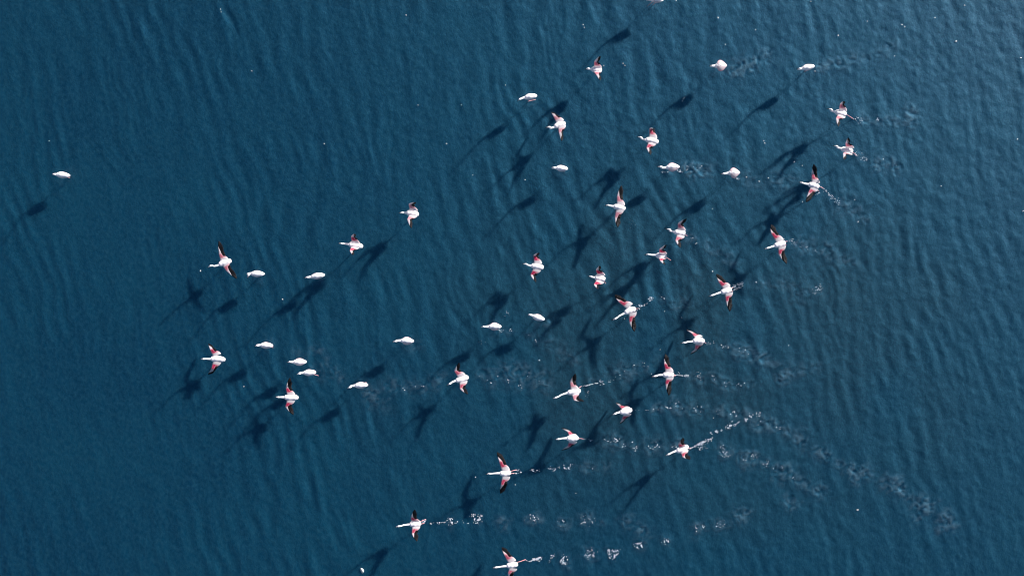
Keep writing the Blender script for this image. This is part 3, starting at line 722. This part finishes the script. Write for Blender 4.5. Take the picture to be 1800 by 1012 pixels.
splash('faint old froth on the churned water under the banking flamingo', (890,664), [], [], [(844,656,6,.22),(862,672,7,.22),(874,658,6,.25),(893,668,8,.2),(908,652,7,.22),(914,676,8,.18),(932,662,8,.16),(950,668,8,.12),(712,681,5,.25),(744,680,4,.4),(735,677,5,.2),(1092,648,7,.2),(1115,645,6,.22),(1134,642,7,.2),(1140,660,6,.25)])

# each clear ring of foam left by a foot is a thing of its own
def foam(label, px, py, rad, dens, ring=.35, dr=0):
    mb = MB(); patch(mb, px, py, rad, dens, ring)
    if dr: drops(mb, px, py, dr, rad * .7, (.005, .011), (.02, .06))
    p = P(px, py); o = mb.build('foam_patch', [M_FOAM, M_DROP], None, (p.x, p.y, 0), smooth=False)
    tag(o, label, 'foam', 'foam patches left by running feet')
foam('bright foam patch nearest behind the two-toned winged flamingo', 790, 917, 7, 2.6, .1, 8)
foam('bright round foam ring, second behind the two-toned winged flamingo', 838, 910, 9, 2.0, .4, 10)
foam('small double foam patch, third behind the two-toned winged flamingo', 938, 911, 8, .75, .3, 6)
foam('dim foam patch between the small double patch and the dotted ring', 987, 918, 8, .45, .2, 4)
foam('dotted foam ring, farthest clear one behind the two-toned winged flamingo', 1031, 913, 10, .55, .4, 8)
foam('dense square foam patch nearest behind the bottom-edge flamingo', 992, 985, 8, 2.4, .0, 8)
foam('foam ring with spray at its left, second behind the bottom-edge flamingo', 1037, 972, 9, 1.6, .3, 10)
foam('roundest foam ring, third behind the bottom-edge flamingo', 1077, 972, 9.5, 2.0, .45, 6)
foam('smaller foam ring, fourth behind the bottom-edge flamingo', 1123, 958, 7, 2.0, .4, 4)
foam('comma-shaped foam patch, fifth behind the bottom-edge flamingo', 1170, 952, 7, 1.1, .2, 4)
foam('pale grey foam blob in the trail of the wide black-edged flamingo', 997, 820, 6.5, 2.0, .1, 0)
foam('faint foam cluster at the lower right end of the bottom trail', 1228, 927, 8, .55, .3, 4)
foam('faint foam cluster farthest along the bottom trail', 1268, 922, 8, .5, .3, 4)

def feather(px, py, L=.07, label=None):
    """a feather shape: curved vane with a shaft, floating"""
    p = P(px, py); z = hz(p.x, p.y) + .014; a = rng.uniform(0, 6.28)
    d = V((math.cos(a), math.sin(a), 0)); s = V((-d.y, d.x, 0)); mb = MB(); b = 0
    prof = ((0, .08), (.2, .8), (.5, 1.0), (.8, .75), (1, .1))
    for q, w in prof:
        c = V((p.x, p.y, z)) + d * (L * (q - .5)) + s * (L * .12 * math.sin(math.pi * q)) + V((0, 0, .014 * math.sin(math.pi * q)))
        for k in (1, -1): mb.v.append(tuple(c + s * (L * .30 * w * k) + V((0, 0, .004))))
        mb.v.append(tuple(c - V((0, 0, .006))))
    for q in range(4):
        for j in range(3):
            kk = (j + 1) % 3; mb.f.append((q*3+j, q*3+kk, (q+1)*3+kk, (q+1)*3+j)); mb.mi.append(0)
    mb.f += [(0, 1, 2), (12, 13, 14)]; mb.mi += [0, 0]
    o = mb.build('feather_shape', M_FEATHER, None, (p.x, p.y, 0))
    tag(o, label or 'tiny white feather-shaped fleck on the open water', 'feather', None if label else 'tiny white flecks scattered over the water')
for q in [(388,17,.06),(389,22,.05),(443,125,.06),(87,248,.06),(785,253,.07),(570,253,.07),(735,185,.05),(811,185,.055),(889,150,.05),(714,27,.07),
          (1025,44,.07),(1027,49,.06),(1061,116,.06),(1095,112,.07),(1098,116,.06),(1188,2,.07),(1262,32,.09),(1275,79,.07),(1425,3,.06),(1328,53,.07),
          (1473,63,.08),(1524,38,.05),(1585,44,.08),(1590,48,.07),(1643,32,.08),(1680,73,.12),(1695,10,.08),(1572,99,.07),(1794,102,.1),(1432,126,.07),
          (1788,245,.09),(1654,327,.07),(1342,248,.06),(1344,252,.07),(1396,285,.1),(1410,291,.06),(1201,174,.06),(1203,172,.06),(1199,178,.05),(923,316,.07),
          (831,308,.05),(1798,371,.08),(1508,390,.09),(1252,367,.06),(353,476,.09),(497,526,.08),(429,679,.07),(948,633,.08),(836,838,.08),(1012,866,.05),
          (1507,895,.12),(1252,477,.08),(1312,312,.07),(1334,319,.07),(1350,313,.08),(1386,607,.05),(1410,355,.07),(1098,560,.08),(1168,547,.05),(1198,558,.06),(1160,614,.05),(906,851,.06),(1254,734,.05)]:
    feather(q[0], q[1], q[2] * .68)  # small feather-shaped white flecks spread over the water
feather(636, 1002, .20, 'largest drifting white feather, in the shadow by the bottom edge left of centre')
